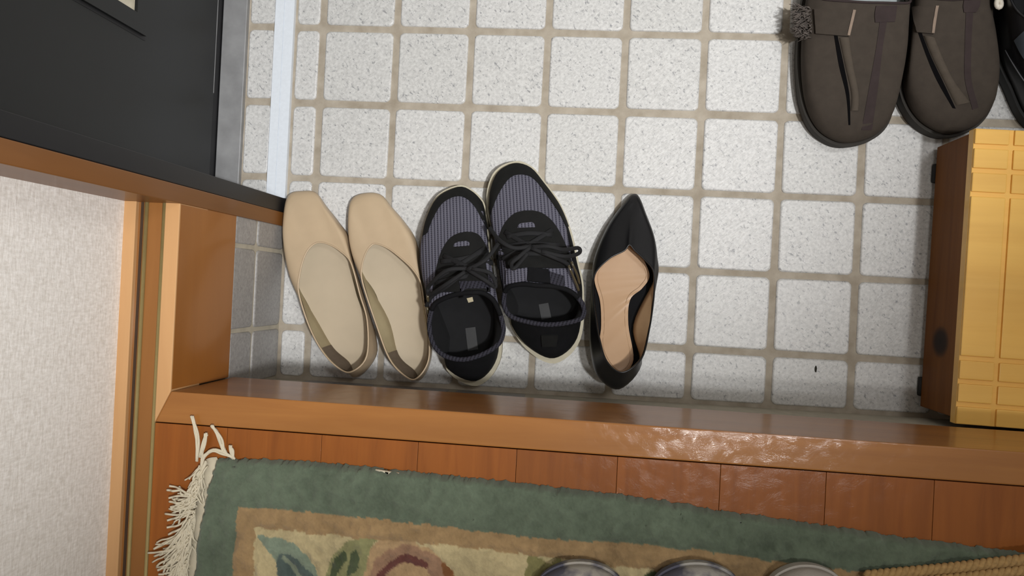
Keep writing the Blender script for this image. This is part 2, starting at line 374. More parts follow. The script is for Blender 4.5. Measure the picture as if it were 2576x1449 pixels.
def shrink(rings, d):
    """offset the loft inwards along its normals"""
    N = len(rings[0]); out = []
    for k in range(len(rings)):
        R = []
        for i in range(N):
            du = rings[k][(i+1) % N]-rings[k][i-1]; dv = rings[min(k+1, len(rings)-1)][i]-rings[max(k-1, 0)][i]
            n = du.cross(dv)
            n = n.normalized() if n.length > 1e-12 else Vector((0, 0, 0)); R.append(rings[k][i]+n*d)
        out.append(R)
    return out
def orient(o, parent=None):
    bm = bmesh.new(); bm.from_mesh(o.data); bmesh.ops.recalc_face_normals(bm, faces=bm.faces[:]); bm.to_mesh(o.data); bm.free()
def bvh_of(V, Fc): return BVHTree.FromPolygons([tuple(v) for v in V], Fc)
def cast(b, u, v, off=.0, zref=.03):
    d = RW.transposed() @ Vector(((u-1288)/FPX, -(v-724.5)/FPX, -1)); d.normalize()
    h = b.ray_cast(CP, d)
    if h[0] is None:
        h = b.find_nearest(px(u, v, zref))
    n = h[1]
    if n.dot(d) > 0: n = -n
    return h[0]+n*off
def patch(name, b, A, B, k, off, thick, mat, parent, sub=3, zref=.03, label=None, dome=False):
    """band between two pixel polylines laid on the surface b, with real thickness"""
    A2 = opened([Vector((*p, 0)) for p in A], sub); B2 = opened([Vector((*p, 0)) for p in B], sub); n = len(A2)
    top = [[cast(b, *(A2[i].lerp(B2[i], j/k))[:2], off+thick*(max(0, math.sin(math.pi*j/k))**.6 if dome else 1), zref) for j in range(k+1)] for i in range(n)]
    low = [[cast(b, *(A2[i].lerp(B2[i], j/k))[:2], off-.0008, zref) for j in range(k+1)] for i in range(n)]
    V = [p for r in top for p in r]+[p for r in low for p in r]; m = k+1; T = n*m; Fc = []
    for i in range(n-1):
        for j in range(k):
            a = i*m+j; q = (a, a+1, a+m+1, a+m); Fc.append(q); Fc.append(tuple(T+x for x in q[::-1]))
    for i in range(n-1):
        for a, c in ((i*m, (i+1)*m), (i*m+k, (i+1)*m+k)): Fc.append((a, c, T+c, T+a))
    for j in range(k):
        for a in (j, (n-1)*m+j): Fc.append((a, a+1, T+a+1, T+a))
    o = obj(name, V, Fc, mat, parent, label=label); orient(o); shade_auto(o, 50); return o
def lace(name, b, pts, r, off, mat, parent, flat=.55, zref=.06):
    path = opened([cast(b, p[0], p[1], off if len(p) < 3 else p[2], zref) for p in pts], 5); V, Fc = tube_vf(path, r, 8, flat); return obj(name, V, Fc, mat, parent)
def free_tube(name, pts, r, mat, parent, flat=1., sub=5, n=8):
    path = opened([px(*p) for p in pts], sub); V, Fc = tube_vf(path, r, n, flat); return obj(name, V, Fc, mat, parent)
def sole(name, curve, zb, mat, parent, out=0., top=.0, label=None):
    """closed slab following curve from height zb up to the curve"""
    c = inset(curve, [-q for q in out] if isinstance(out, list) else -out); up = [Vector((p.x, p.y, p.z+top)) for p in c]
    dn = [Vector((p.x, p.y, z)) for p, z in zip(inset(c, .0015), zb)]
    md = [Vector((p.x, p.y, (a.z+b.z)/2)) for p, a, b in zip(c, up, dn)]
    V, Fc = loft([dn, md, up]); n = len(V); lv, lf = ladder(dn, 4); V2, F2 = merge([(V, Fc), (lv, lf), ladder(up, 4)])
    o = obj(name, V2, F2, mat, parent, label=label); bm = bmesh.new(); bm.from_mesh(o.data); bmesh.ops.remove_doubles(bm, verts=bm.verts[:], dist=.00005); bmesh.ops.recalc_face_normals(bm, faces=bm.faces[:]); bm.to_mesh(o.data); bm.free(); shade_auto(o, 50); return o
def centre(pts): c = sum(pts, Vector((0, 0, 0)))/len(pts); return c

# --- beige flats
M_beige = plain('beige_leather', (188, 166, 136), .42, .05, 25, bump=.12)
M_beige_in = plain('cream_insole_leather', (184, 169, 144), .5, .05, 20, bump=.06)
M_beige_line = plain('olive_beige_lining', (158, 144, 112), .6, .06)
M_beige_grip = plain('taupe_heel_grip', (104, 90, 74), .9, .08, 200, bump=.2)
M_beige_sole = plain('tan_sole_edge', (150, 118, 82), .6)
T1 = crop(680, 440, 2.586)
def flat(O, P, I, label):
    zo = [.010, .011, .013, .014, .014, .013, .013, .014, .014, .014, .013, .013, .014, .014, .013, .011]
    zp = [.032, .033, .036, .039, .041, .040, .044, .051, .056, .053, .046, .040, .040, .039, .036, .033]
    zm = [.023, .023, .027, .031, .032, .031, .033, .036, .038, .037, .033, .031, .033, .033, .028, .023]
    s = shoe_base(T1(O), T1(P), zo, zp, zm, fm=.28)
    c = centre(s.O); t = thing('ballet_flat', (c.x, c.y, 0), label, 'shoe', 'beige flats')
    V, Fc = loft(s.rings); o = obj('upper', V, Fc, M_beige, t); orient(o)
    obj('topline_piping', *ring_tube_vf(s.P, .0011, 8), M_beige, t)
    inn = shrink(s.rings, -.0016); test = (inn[6][0]-c).length < (s.rings[6][0]-c).length
    if not test: inn = shrink(s.rings, .0016)
    V, Fc = loft(inn, flip=True); ln_ = obj('lining', V, Fc, M_beige_line, t)
    n = s.N
    grip = shrink(inn, -.0004 if test else .0004)
    V, Fc = loft(grip[2:], int(n*.50), int(n*.645)); obj('heel_grip', V, Fc, M_beige_grip, ln_, label='taupe suede heel grip')
    base = [Vector((p.x, p.y, p.z-.001)) for p in inset(s.O, .002)]; V, Fc = ladder(base, 8); obj('footbed', V, Fc, M_beige_line, t)
    I = closed([px(u, v, z) for (u, v), z in zip(T1(I), [.015, .015, .015, .015, .015, .016, .017, .019, .020, .019, .018, .017, .016, .015, .015, .015])], SUB)
    top = ladder(I, 10, lambda a, b: .0012*(2*b-1)**2-.0006); V, Fc = merge([top, loft([[Vector((p.x, p.y, p.z-.004)) for p in inset(I, .001)], [p+Vector((0, 0, .0006)) for p in I]])])
    o = obj('insole', V, Fc, M_beige_in, t, label='cream padded insole'); shade_auto(o, 60)
    sole('sole', [p.copy() for p in inset([Vector((q.x, q.y, .0105)) for q in s.O], .001)], [.003 if (i < n*.36 or i > n*.64) else .006 for i in range(n)], M_beige_sole, t, 0)
    hc = [p for p in inset(s.O, .004)][int(n*.38):int(n*.62)+1]
    hv = [Vector((p.x, p.y, .007)) for p in hc]; hl = [Vector((p.x, p.y, 0)) for p in hc]; m = len(hc)
    o = obj('heel', hv+hl, [(i, i+1, m+i+1, m+i) for i in range(m-1)]+[tuple(range(m)), tuple(range(m, 2*m)), (0, m, 2*m-1, m-1)], M_beige_sole, t, False); orient(o)
    V, Fc = ladder([Vector((p.x, p.y, 0)) for p in inset(s.O, .004)], 4, lambda a, b: .0 if a < .6 else .003)
    return t
flat([(215, 104), (298, 115), (362, 200), (440, 300), (508, 405), (545, 590), (624, 840), (696, 1145), (575, 1312), None, None, None, (158, 690), (97, 430), (93, 240), (124, 126)],
     [(325, 438), (400, 460), (465, 503), (515, 553), (545, 635), (583, 780), (630, 950), (627, 1180), (530, 1280), (445, 1257), (345, 1155), (255, 990), (185, 770), (190, 650), (222, 530), (268, 462)],
     [(318, 325), (418, 370), (492, 445), (520, 535), (530, 625), (562, 780), (624, 960), (622, 1182), (534, 1276), (452, 1250), (388, 1140), (325, 1000), (248, 845), (182, 715), (186, 590), (225, 400)],
     'beige square-toed leather flat, the leftmost shoe, beside the left ledge')
flat([(635, 116), (722, 130), (790, 208), (870, 300), (942, 412), (988, 600), (1010, 830), (1052, 1160), (985, 1328), None, None, .010, (596, 640), (526, 440), (512, 240), (541, 146)],
     [(690, 448), (770, 480), (855, 545), (930, 618), (978, 700), (1000, 830), (1026, 985), (1030, 1200), (955, 1322), (880, 1310), (775, 1195), (685, 960), (600, 700), (595, 600), (618, 515), (650, 465)],
     [(680, 335), (785, 390), (875, 470), (940, 580), (975, 690), (990, 830), (1017, 985), (1025, 1200), (960, 1316), (885, 1300), (815, 1160), (755, 1000), (690, 780), (598, 640), (585, 560), (610, 430)],
     'beige square-toed leather flat between the other flat and the sneakers')

# --- sneakers
def knit_mat(name, a, b, rot=0.):
    m = NT(name, .85, spec=.2); tc = m.n('ShaderNodeTexCoord'); mp = m.n('ShaderNodeMapping'); mp.inputs['Rotation'].default_value = (0, 0, rot); m.l(tc.outputs['Object'], mp.inputs[0])
    sx = m.n('ShaderNodeSeparateXYZ'); m.l(mp.outputs[0], sx.inputs[0])
    def wave(o, f, ph=0):
        mu = m.n('ShaderNodeMath', operation='MULTIPLY'); mu.inputs[1].default_value = f; m.l(o, mu.inputs[0])
        si = m.n('ShaderNodeMath', operation='SINE'); m.l(mu.outputs[0], si.inputs[0]); return si.outputs[0]
    w1 = wave(sx.outputs[0], 2*math.pi/.0042); w2 = wave(sx.outputs[1], 2*math.pi/.0026)
    mu = m.n('ShaderNodeMath', operation='MULTIPLY'); mu.inputs[1].default_value = .35; m.l(w2, mu.inputs[0])
    ad = m.n('ShaderNodeMath', operation='ADD'); m.l(w1, ad.inputs[0]); m.l(mu.outputs[0], ad.inputs[1])
    mr = m.n('ShaderNodeMapRange'); mr.inputs[1].default_value = -1.3; mr.inputs[2].default_value = 1.3; m.l(ad.outputs[0], mr.inputs[0])
    m.col(m.ramp(mr.outputs[0], [(.12, lin(b)), (.5, lin(a))])); m.bump(mr.outputs[0], .6, .0012); return m.m
M_knit = knit_mat('grey_ribbed_knit', (100, 99, 110), (52, 51, 62), math.radians(-8))
M_collar = knit_mat('dark_collar_knit', (52, 51, 59), (30, 29, 35), math.radians(15))
M_suede = plain('black_suede', (25, 25, 24), .85, .15, 80, bump=.2, spec=.2)
M_blackfab = plain('black_fabric', (14, 14, 16), .85, .15, 120, bump=.2, spec=.2)
M_lace = plain('black_lace', (12, 12, 14), .8, .2, 400, bump=.3)
M_cream = plain('cream_foam_sole', (184, 176, 152), .6, .05)
M_ins = plain('black_insole', (9, 9, 11), .9, .2, 100)
M_lab = plain('grey_insole_label', (50, 50, 50), .7)
M_agl = NT('clear_aglet', .12, lin((70, 62, 44)), coat=1.); M_agl = M_agl.m
T2 = crop(1020, 380, 2.3375)
def t2(p): return T2([p])[0]
def sneaker(O, P, label, zp, toe_in, toe_out, stay, vent, laces, loops, agl, lab, extra, zmv, sx=0.):
    zo = [.022]*16; zm = zmv
    s = shoe_base(T2(O), T2(P), zo, zp, zm, fm=.3); n = s.N
    c = centre(s.O); t = thing('sneaker', (c.x, c.y, 0), label, 'shoe', 'dark knit sneakers')
    V, Fc = loft(s.rings); b = bvh_of(V, Fc)
    i0, i1 = int(-n*.225), int(n*.225)
    V1, F1 = loft(s.rings, i0, i1); o = obj('upper', V1, F1, M_knit, t, label='grey ribbed knit upper'); orient(o)
    V1, F1 = loft(s.rings, i1, n+i0); o = obj('heel_counter', V1, F1, M_blackfab, t, label='black heel counter'); orient(o)
    inn = shrink(s.rings, -.003)
    if (inn[6][0]-c).length > (s.rings[6][0]-c).length: inn = shrink(s.rings, .003)
    V1, F1 = loft(inn, flip=True); obj('lining', V1, F1, M_ins, t)
    # padded knit collar round the back of the opening
    a0, a1 = int(n*.22), int(n*.80)
    path = [s.P[i % n] for i in range(a0, a1+1)]; V1, F1 = tube_vf(path, .0030, 10, .9); obj('collar', V1, F1, M_collar, t, label='knit padded collar')
    path = [s.P[i % n] for i in range(a1, n+a0+1)]; V1, F1 = tube_vf(path, .003, 8, .9); obj('tongue_edge', V1, F1, M_blackfab, t)
    I = [Vector((p.x, p.y, 0)) for p in inset(s.O, .0015)]
    V1, F1 = ladder(I, 8, lambda a, q: .028+.01*max(0, a-.4)+.004*(2*q-1)**2); ins = obj('insole', V1, F1, M_ins, t); bi = bvh_of(V1, F1)
    o = sole('sole', [Vector((p.x, p.y, .024)) for p in s.O], [.0 if .08 < i/n < .92 else .004 for i in range(n)], M_cream, t, [.0022+.0045*max(0, 1-abs(i/n-.5)/.12)+sx*max(0, 1-abs(i/n-.9)/.1) for i in range(n)], label='cream foam sole')
    patch('toe_cap', b, [t2(p) for p in toe_in], [t2(p) for p in toe_out], 3, 0, .0012, M_suede, t, 4, .03, label='black toe guard')
    A = [t2(r[0]) for r in stay]; B = [t2(r[1]) for r in stay]
    es = patch('eyestay', b, A, B, 8, 0, .0016, M_suede, t, 4, .06, label='black lace panel')
    patch('vent', b, [t2(r[0]) for r in vent], [t2(r[1]) for r in vent], 3, .0012, .0010, M_knit, es, 3, .06, label='small knit window in the lace panel')
    for p in laces: lace('lace', b, [t2(q) for q in p], .0030, .0030, M_lace, t, .3)
    for p in loops: free_tube('lace_loop', [t2(q) for q in p], .0024, M_lace, t, .4)
    for p in agl: free_tube('aglet', [t2(q) for q in p], .0016, M_agl, t, 1., 3)
    obj('insole_label', [cast(bi, *t2(q), .0012) for q in lab], [(0, 1, 2, 3)], M_lab, ins, False)
    for nm, mt, A, B in extra: patch(nm, b, [t2(q) for q in A], [t2(q) for q in B], 4, .0006, .002, mt, t, 3, .08)
    return t, s, b
zL = [.100, .097, .092, .086, .080, .077, .077, .079, .080, .079, .077, .076, .077, .082, .090, .097]
zmL = [.052, .052, .055, .058, .056, .052, .052, .052, .052, .052, .052, .052, .055, .060, .058, .053]
tL, sL, bL = sneaker(
    [(310, 213), (385, 235), (450, 300), (474, 400), (490, 560), (510, 760), (545, 960), (540, 1215), (420, 1350), (260, 1275), .009, .012, (124, 740), (98, 580), (125, 420), (190, 275)],
    [(400, 832), (455, 835), (510, 870), (545, 930), (568, 1000), (575, 1060), (550, 1130), (465, 1190), (350, 1225), (245, 1210), (180, 1160), (148, 1085), (142, 1000), (165, 910), (230, 865), (320, 838)],
    'grey and black knit sneaker standing further left, next to the beige flats', zL,
    [(130, 480), (160, 400), (215, 310), (290, 268), (350, 275), (405, 325), (445, 395), (480, 460)],
    [(103, 500), (127, 400), (190, 278), (310, 216), (386, 239), (448, 303), (486, 385), (502, 450)],
    [((355, 478), (395, 480)), ((305, 490), (428, 494)), ((262, 518), (455, 528)), ((228, 565), (478, 578)), ((203, 625), (498, 640)), ((180, 720), (522, 735)), ((165, 830), (540, 830))],
    [((312, 538), (362, 533)), ((290, 550), (376, 545)), ((285, 567), (375, 560))],
    [[(215, 655), (340, 640), (480, 600)], [(200, 720), (350, 690), (500, 660)], [(185, 780), (350, 745), (520, 720)], [(230, 620), (370, 690), (520, 760)], [(460, 580), (330, 670), (180, 760)]],
    [[(360, 690, .103), (250, 700, .106), (170, 760, .098), (130, 810, .085), (150, 840, .088), (230, 790, .104), (350, 710, .106)],
     [(360, 700, .104), (470, 640, .108), (545, 545, .098), (560, 520, .094)], [(370, 700, .104), (470, 760, .108), (530, 800, .1), (500, 720, .106), (390, 690, .106)],
     [(350, 710, .105), (240, 800, .1), (160, 850, .085), (120, 915, .075)]],
    [[(130, 850, .085), (135, 885, .080)], [(125, 910, .075), (145, 985, .07)]],
    [(352, 1042), (412, 1034), (428, 1165), (368, 1176)],
    [('tongue', M_collar, [(320, 770), (330, 835)], [(500, 770), (475, 835)])], zmL)
obj('size_tag', [px(*t2((360, 866)), .093), px(*t2((394, 858)), .093), px(*t2((400, 884)), .086), px(*t2((370, 892)), .086)], [(0, 1, 2, 3)], plain('white_tag', (200, 190, 160), .6), tL, False, label='small white size tag')
zR = [.098, .096, .091, .085, .080, .077, .077, .079, .080, .079, .077, .076, .077, .083, .090, .095]
sneaker(
    [(640, 72), (735, 98), (815, 190), (905, 320), (965, 470), (1008, 650), (1040, 830), (1010, 1100), (875, 1218), (725, 1150), (632, 1020), .010, (566, 720), (538, 540), (498, 330), (530, 145)],
    [(770, 790), (860, 795), (935, 810), (990, 840), (1035, 890), (1050, 940), (1030, 985), (940, 1012), (820, 1020), (700, 1000), (622, 972), (588, 930), (578, 870), (592, 815), (630, 790), (700, 783)],
    'grey and black knit sneaker standing further forward, next to the black pump', zR,
    [(495, 420), (515, 330), (560, 230), (622, 152), (700, 140), (762, 172), (832, 262), (902, 365), (945, 450)],
    [(487, 390), (500, 250), (545, 132), (640, 76), (735, 102), (815, 195), (877, 278), (926, 356), (957, 445)],
    [((700, 353), (750, 352)), ((650, 366), (800, 366)), ((606, 402), (850, 402)), ((574, 450), (890, 452)), ((552, 515), (925, 520)), ((540, 600), (958, 605)), ((548, 690), (985, 690))],
    [((685, 428), (742, 422)), ((668, 436), (756, 432)), ((660, 455), (762, 452))],
    [[(600, 510), (720, 490), (860, 500)], [(575, 570), (720, 550), (900, 560)], [(560, 630), (720, 610), (940, 620)], [(590, 480), (740, 570), (900, 640)], [(860, 470), (720, 560), (580, 640)]],
    [[(740, 560, .103), (640, 570, .110), (560, 530, .108), (512, 475, .095), (495, 448, .09)], [(740, 565, .104), (840, 560, .108), (930, 580, .1), (1015, 570, .075), (1020, 600, .075), (940, 620, .1), (800, 590, .108)],
     [(740, 560, .104), (670, 620, .110), (625, 660, .110), (640, 690, .104), (720, 600, .108)], [(740, 570, .105), (860, 620, .106), (930, 650, .097), (960, 670, .092)]],
    [[(955, 665, .092), (1000, 770, .086), (1018, 822, .083)], [(975, 650, .090), (1010, 730, .083), (1022, 780, .078)]],
    [(783, 902), (840, 892), (858, 980), (800, 992)],
    [('tongue', M_knit, [(600, 705), (600, 785)], [(720, 690), (715, 765)]), ('tongue_pad', M_blackfab, [(724, 688), (720, 768)], [(840, 700), (850, 780)]), ('tongue', M_collar, [(845, 712), (850, 782)], [(930, 740), (932, 806)]),
     ('pull_tab', M_suede, [(800, 1080), (805, 1145)], [(895, 1078), (885, 1142)])], zmL, .003)

# --- black pump
M_pump = plain('black_smooth_leather', (14, 14, 16), .34, .08, 30, bump=.05)
M_nude = plain('nude_insole_leather', (190, 156, 122), .33, .04, 20)
M_nude_l = plain('nude_lining', (172, 142, 108), .55, .06)
T3 = crop(1420, 460, 2.683)
zo = [.010, .010, .011, .012, .014, .018, .028, .044, .052, .046, .038, .028, .018, .014, .012, .010]
zp = [.040, .040, .041, .043, .046, .053, .068, .086, .094, .088, .078, .064, .053, .046, .042, .040]
zm = [.022, .024, .028, .032, .034, .038, .050, .066, .074, .068, .060, .048, .038, .034, .030, .024]
s = shoe_base(T3([(475, 73), (512, 108), (553, 215), (600, 345), (623, 480), (622, 640), .016, (518, 1222), (368, 1392), (220, 1300), (172, 1112), (168, 900), (178, 710), (200, 510), (290, 290), (420, 110)]),
              T3([(438, 418), (475, 457), (545, 522), (598, 588), (608, 690), (598, 820), (572, 990), (520, 1185), (390, 1280), (285, 1205), (237, 1060), (212, 920), (196, 770), (203, 620), (300, 512), (402, 458)]), zo, zp, zm, .3)
c = centre(s.O); n = s.N
t = thing('pump', (c.x, c.y, 0), 'single black pointed-toe pump with nude insole, right of the sneakers', 'shoe')
V, Fc = loft(s.rings); orient(obj('upper', V, Fc, M_pump, t))
obj('topline_piping', *ring_tube_vf(s.P, .0010, 8), M_pump, t)
inn = shrink(s.rings, -.0015)
if (inn[6][0]-c).length > (s.rings[6][0]-c).length: inn = shrink(s.rings, .0015)
V, Fc = loft(inn, flip=True); obj('lining', V, Fc, M_nude_l, t, label='nude leather lining')
yo = np.array([p.y for p in s.O]); zo_ = np.array([p.z for p in s.O]); od = np.argsort(yo)
def zfoot(y): return float(np.interp(y, yo[od], np.convolve(np.pad(zo_[od], 6, 'edge'), np.ones(13)/13, 'valid')))
fb = [Vector((p.x, p.y, zfoot(p.y)+.0012)) for p in inset(s.O, .0022)]; V, Fc = ladder(fb, 8); obj('footbed', V, Fc, M_blackfab, t)
zi = [.013, .014, .015, .016, .019, .024, .038, .054, .056, .055, .049, .037, .025, .018, .016, .014]
I = closed([px(u, v, z) for (u, v), z in zip(T3([(438, 380), (490, 450), (552, 560), (570, 640), (520, 715), (442, 790), (432, 960), (468, 1195), (390, 1292), (305, 1245), (240, 1110), (248, 960), (240, 800), (203, 660), (225, 570), (340, 470)]), zi)], SUB)
I = [Vector((p.x, p.y, zfoot(p.y)+.0050)) for p in I]; lowI = [Vector((p.x, p.y, p.z-.003)) for p in I]; V, Fc = merge([ladder(I, 8), loft([lowI, I])]); o = obj('insole', V, Fc, M_nude, t, label='nude leather insole'); shade_auto(o, 60)
st = inset(I, .004); obj('insole_stitching', *ring_tube_vf([Vector((p.x, p.y, p.z+.0002)) for p in st[:int(n*.95)]], .00025, 4), M_nude_l, o)
zb = [max(.0, p.z-.008 if p.z > .02 else .001) for p in s.O]
sole('sole', [Vector((p.x, p.y, p.z-.003)) for p in inset(s.O, .0015)], zb, M_rubber, t)
# tapered heel
hc = centre(s.O[int(n*.42):int(n*.58)]); 
top = [Vector((p.x, p.y, p.z-.004)) for p in inset(s.O, .004)[int(n*.41):int(n*.60)]]; m = len(top); tc_ = centre(top)
lowr = [Vector((tc_.x+(p.x-tc_.x)*.42+.0, tc_.y+(p.y-tc_.y)*.42-.004, 0)) for p in top]; mid = [a.lerp(b_, .5)*1 for a, b_ in zip(top, lowr)]
mid = [Vector((tc_.x+(p.x-tc_.x)*.8, tc_.y+(p.y-tc_.y)*.85-.002, p.z)) for p in mid]
V, Fc = loft([lowr, mid, top]); Fc += [tuple(range(m)), tuple(2*m+i for i in range(m))]; orient(obj('heel', V, Fc, M_pump, t))

# --- brown clogs
M_clog_lit = plain('lit_suede_welt', (78, 70, 61), .9, .1, 90, bump=.25, spec=.2)  # clog suede lightened so the raised welt looks lit
M_clog = plain('taupe_suede', (64, 57, 50), .9, .1, 90, bump=.25, spec=.2)
M_clog_edge = plain('dark_clog_sole', (44, 40, 34), .8, .1)
M_clog_dark = plain('plum_brown_suede', (56, 47, 46), .9, .1, 90, bump=.2, spec=.2)
M_clog_line = plain('light_stitch_edge', (128, 110, 94), .7)
M_clog_seam = plain('dark_seam', (9, 8, 9), .95, spec=.1)
M_fur = plain('grey_fleece', (92, 84, 78), 1., .2, 200)
M_fleece_in = plain('pale_clog_insole', (150, 158, 158), .9)
T4 = crop(1960, 0, 3.622)
def t4(p): return T4([p])[0]
def clog(O, P, label, bands, strap, stripe, fuzz):
    zo = [.026, .026, .026, .026, .026, .027, .028, .03, .03, .03, .028, .027, .026, .026, .026, .026]
    zp = [.066, .065, .062, .057, .05, .046, .044, .044, .045, .044, .044, .046, .05, .057, .062, .065]
    zm = [.050, .050, .050, .049, .045, .039, .037, .037, .038, .037, .037, .039, .045, .049, .050, .050]
    s = shoe_base(T4(O), T4(P), zo, zp, zm, .27); O_full = [p.copy() for p in s.O]
    ins_ = inset(s.O, .003)
    for k in range(7):
        for i in range(s.N): s.rings[k][i] = s.rings[k][i]+(ins_[i]-s.O[i])*(1-k/7)
    s.O = ins_; c = centre(s.O); n = s.N
    t = thing('clog', (c.x, c.y, 0), label, 'shoe', 'brown suede clogs'); V, Fc = loft(s.rings); b = bvh_of(V, Fc)
    orient(obj('upper', V, Fc, M_clog, t)); obj('mouth_edge', *ring_tube_vf(s.P, .0016, 8), M_clog_dark, t)
    inn = shrink(s.rings, -.002)
    if (inn[6][0]-c).length > (s.rings[6][0]-c).length: inn = shrink(s.rings, .002)
    V, Fc = loft(inn, flip=True); obj('lining', V, Fc, M_fur, t)
    V, Fc = ladder([Vector((p.x, p.y, .027)) for p in inset(s.O, .003)], 6); obj('insole', V, Fc, M_fleece_in, t)
    sole('sole', [Vector((p.x, p.y, .022)) for p in O_full], [0.]*n, M_clog_edge, t, .0005, label='dark sole edge')
    for nm, mt, A, B, th, lb in bands: patch(nm, b, [t4(q) for q in A], [t4(q) for q in B], 8, 0, th, mt, t, 5, .05, label=lb, dome=nm == 'welt')
    sp_ = patch('strap', b, [t4(q) for q in strap[0]], [t4(q) for q in strap[1]], 8, .0006, .0030, M_clog, t, 5, .05)
    patch('strap_edge', b, [t4(q) for q in strap[2]], [t4(q) for q in strap[3]], 2, .001, .0036, M_clog_line, sp_, 4, .05, label='pale stitched strap edge')
    if fuzz:
        rnd = random.Random(3); parts = []
        for _ in range(420):
            u, v = rnd.uniform(160, 300), rnd.uniform(60, 345); a = px(*t4((u, v)), rnd.uniform(.03, .05)); d = Vector((rnd.uniform(-.011, -.002), rnd.uniform(-.006, .005), rnd.uniform(-.004, .008)))
            parts.append(tube_vf([a, a+d*.5+Vector((0, 0, .002)), a+d], .0008, 5, 1, [1, .8, .3]))
        o = obj('fleece_tuft', *merge(parts), M_fur, t, kind='stuff', label='grey fleece tuft at the strap')
    return t
clog([(610, 1325), (430, 1268), (300, 1145), (215, 940), (180, 660), (185, 350), (225, 0), (340, -300), (690, -440), (1050, -300), (1190, 0), (1174, 250), (1132, 500), (1083, 800), (1010, 1110), (850, 1268)],
     [(800, 22), (640, 12), (500, 4), (390, -12), (310, -60), (280, -120), (300, -200), (420, -320), (690, -395), (970, -320), (1110, -200), (1150, -120), (1180, -40), (1190, 20), (1090, 28), (950, 25)],
     'brown suede clog standing apart from the stool, the left of the pair',
     [('seam', M_clog_seam, [(500, 325), (545, 600), (610, 870), (632, 1140)], [(532, 325), (590, 600), (640, 870), (648, 1140)], .0006, 'dark seam'),
      ('welt', M_clog_lit, [(545, 345), (600, 600), (655, 850), (650, 1010)], [(640, 345), (680, 600), (728, 850), (725, 1010)], .0032, None),
      ('stripe', M_clog_dark, [(915, 200), (880, 450), (825, 760), (750, 1185)], [(980, 200), (940, 450), (905, 760), (845, 1185)], .0007, 'darker plum stripe'),
      ('patch', M_clog_dark, [(880, 55), (868, 130), (872, 205)], [(1070, 52), (1062, 130), (1050, 200)], .0014, 'darker plum square patch')],
     ([(330, 85), (335, 200), (340, 312)], [(690, 98), (662, 215), (632, 335)], [(668, 95), (640, 215), (615, 325)], [(692, 98), (665, 215), (638, 330)]), None, True)
clog([(1530, 1240), (1330, 1165), (1190, 1020), (1114, 830), (1122, 640), (1184, 400), (1240, 0), (1310, -300), (1560, -450), (1840, -300), (1935, 0), (1942, 300), (1962, 560), (1972, 770), (1930, 1010), (1770, 1180)],
     [(1570, -2), (1450, -10), (1360, -20), (1295, -40), (1260, -90), (1250, -150), (1270, -230), (1360, -330), (1560, -395), (1780, -330), (1860, -230), (1890, -150), (1900, -90), (1890, -40), (1810, -18), (1690, -8)],
     'brown suede clog whose toe is tucked behind the wooden stool',
     [('seam', M_clog_seam, [(1268, 300), (1345, 520), (1440, 740), (1580, 985)], [(1300, 300), (1385, 520), (1490, 740), (1608, 990)], .0006, 'dark seam'),
      ('welt', M_clog_lit, [(1312, 325), (1400, 540), (1500, 740), (1610, 960)], [(1420, 345), (1500, 540), (1600, 740), (1745, 930)], .0032, None),
      ('stripe', M_clog_dark, [(1700, 110), (1690, 400), (1690, 720), (1760, 1000)], [(1765, 110), (1750, 400), (1750, 720), (1815, 980)], .0007, 'darker plum stripe'),
      ('patch', M_clog_dark, [(1680, 5), (1672, 60), (1680, 115)], [(1830, 5), (1820, 60), (1790, 115)], .0014, 'darker plum square patch')],
     ([(1235, 62), (1245, 180), (1262, 298)], [(1445, 58), (1425, 180), (1402, 312)], [(1424, 58), (1402, 180), (1385, 305)], [(1448, 58), (1426, 180), (1408, 308)]), None, False)

# --- black shoe at the right edge
M_bl = plain('black_leather', (20, 20, 23), .4, .1, 60, bump=.1)
T5 = crop(2400, 0, 4.53)
s = shoe_base(T5([(1130, 1480), (960, 1440), (800, 1270), (670, 980), (542, 690), (478, 330), (450, -50), (450, -500), (800, -750), (1150, -560), (1300, -100), (1360, 300), (1390, 650), (1390, 950), (1350, 1250), (1260, 1430)]),
              T5([(950, 240), (850, 220), (760, 160), (690, 80), (640, -20), (600, -130), (590, -300), (640, -520), (800, -640), (980, -560), (1080, -350), (1120, -150), (1130, 0), (1120, 100), (1080, 180), (1020, 225)]),
              [.022]*16, [.085, .083, .08, .078, .076, .074, .072, .074, .076, .074, .072, .074, .076, .078, .08, .083], [.048, .048, .05, .052, .052, .05, .048, .048, .05, .048, .048, .05, .052, .052, .05, .048], .3)
c = centre(s.O); t = thing('leather_shoe', (c.x, c.y, 0), 'black leather shoe cut off by the right edge, beside the brown clogs', 'shoe')
V, Fc = loft(s.rings); b = bvh_of(V, Fc); orient(obj('upper', V, Fc, M_bl, t)); obj('topline_piping', *ring_tube_vf(s.P, .0014, 8), M_bl, t)
inn = shrink(s.rings, -.002)
if (inn[6][0]-c).length > (s.rings[6][0]-c).length: inn = shrink(s.rings, .002)
V, Fc = loft(inn, flip=True); obj('lining', V, Fc, M_ins, t)
V, Fc = ladder([Vector((p.x, p.y, .026)) for p in inset(s.O, .003)], 6); obj('insole', V, Fc, M_ins, t)
sole('sole', [Vector((p.x, p.y, .019)) for p in s.O], [0.]*s.N, M_rubber, t, .003)
patch('side_panel', b, [T5([q])[0] for q in [(690, 460), (760, 600), (860, 760)]], [T5([q])[0] for q in [(830, 320), (900, 460), (980, 620)]], 4, 0, .0012, plain('blue_grey_leather', (62, 68, 74), .5, .08), t, 4, .06, label='blue-grey side panel')
lace('welt', b, [T5([q])[0] for q in [(590, 570), (680, 730), (790, 900), (900, 1040)]], .0009, .0006, plain('grey_welt', (74, 74, 76), .5), t)
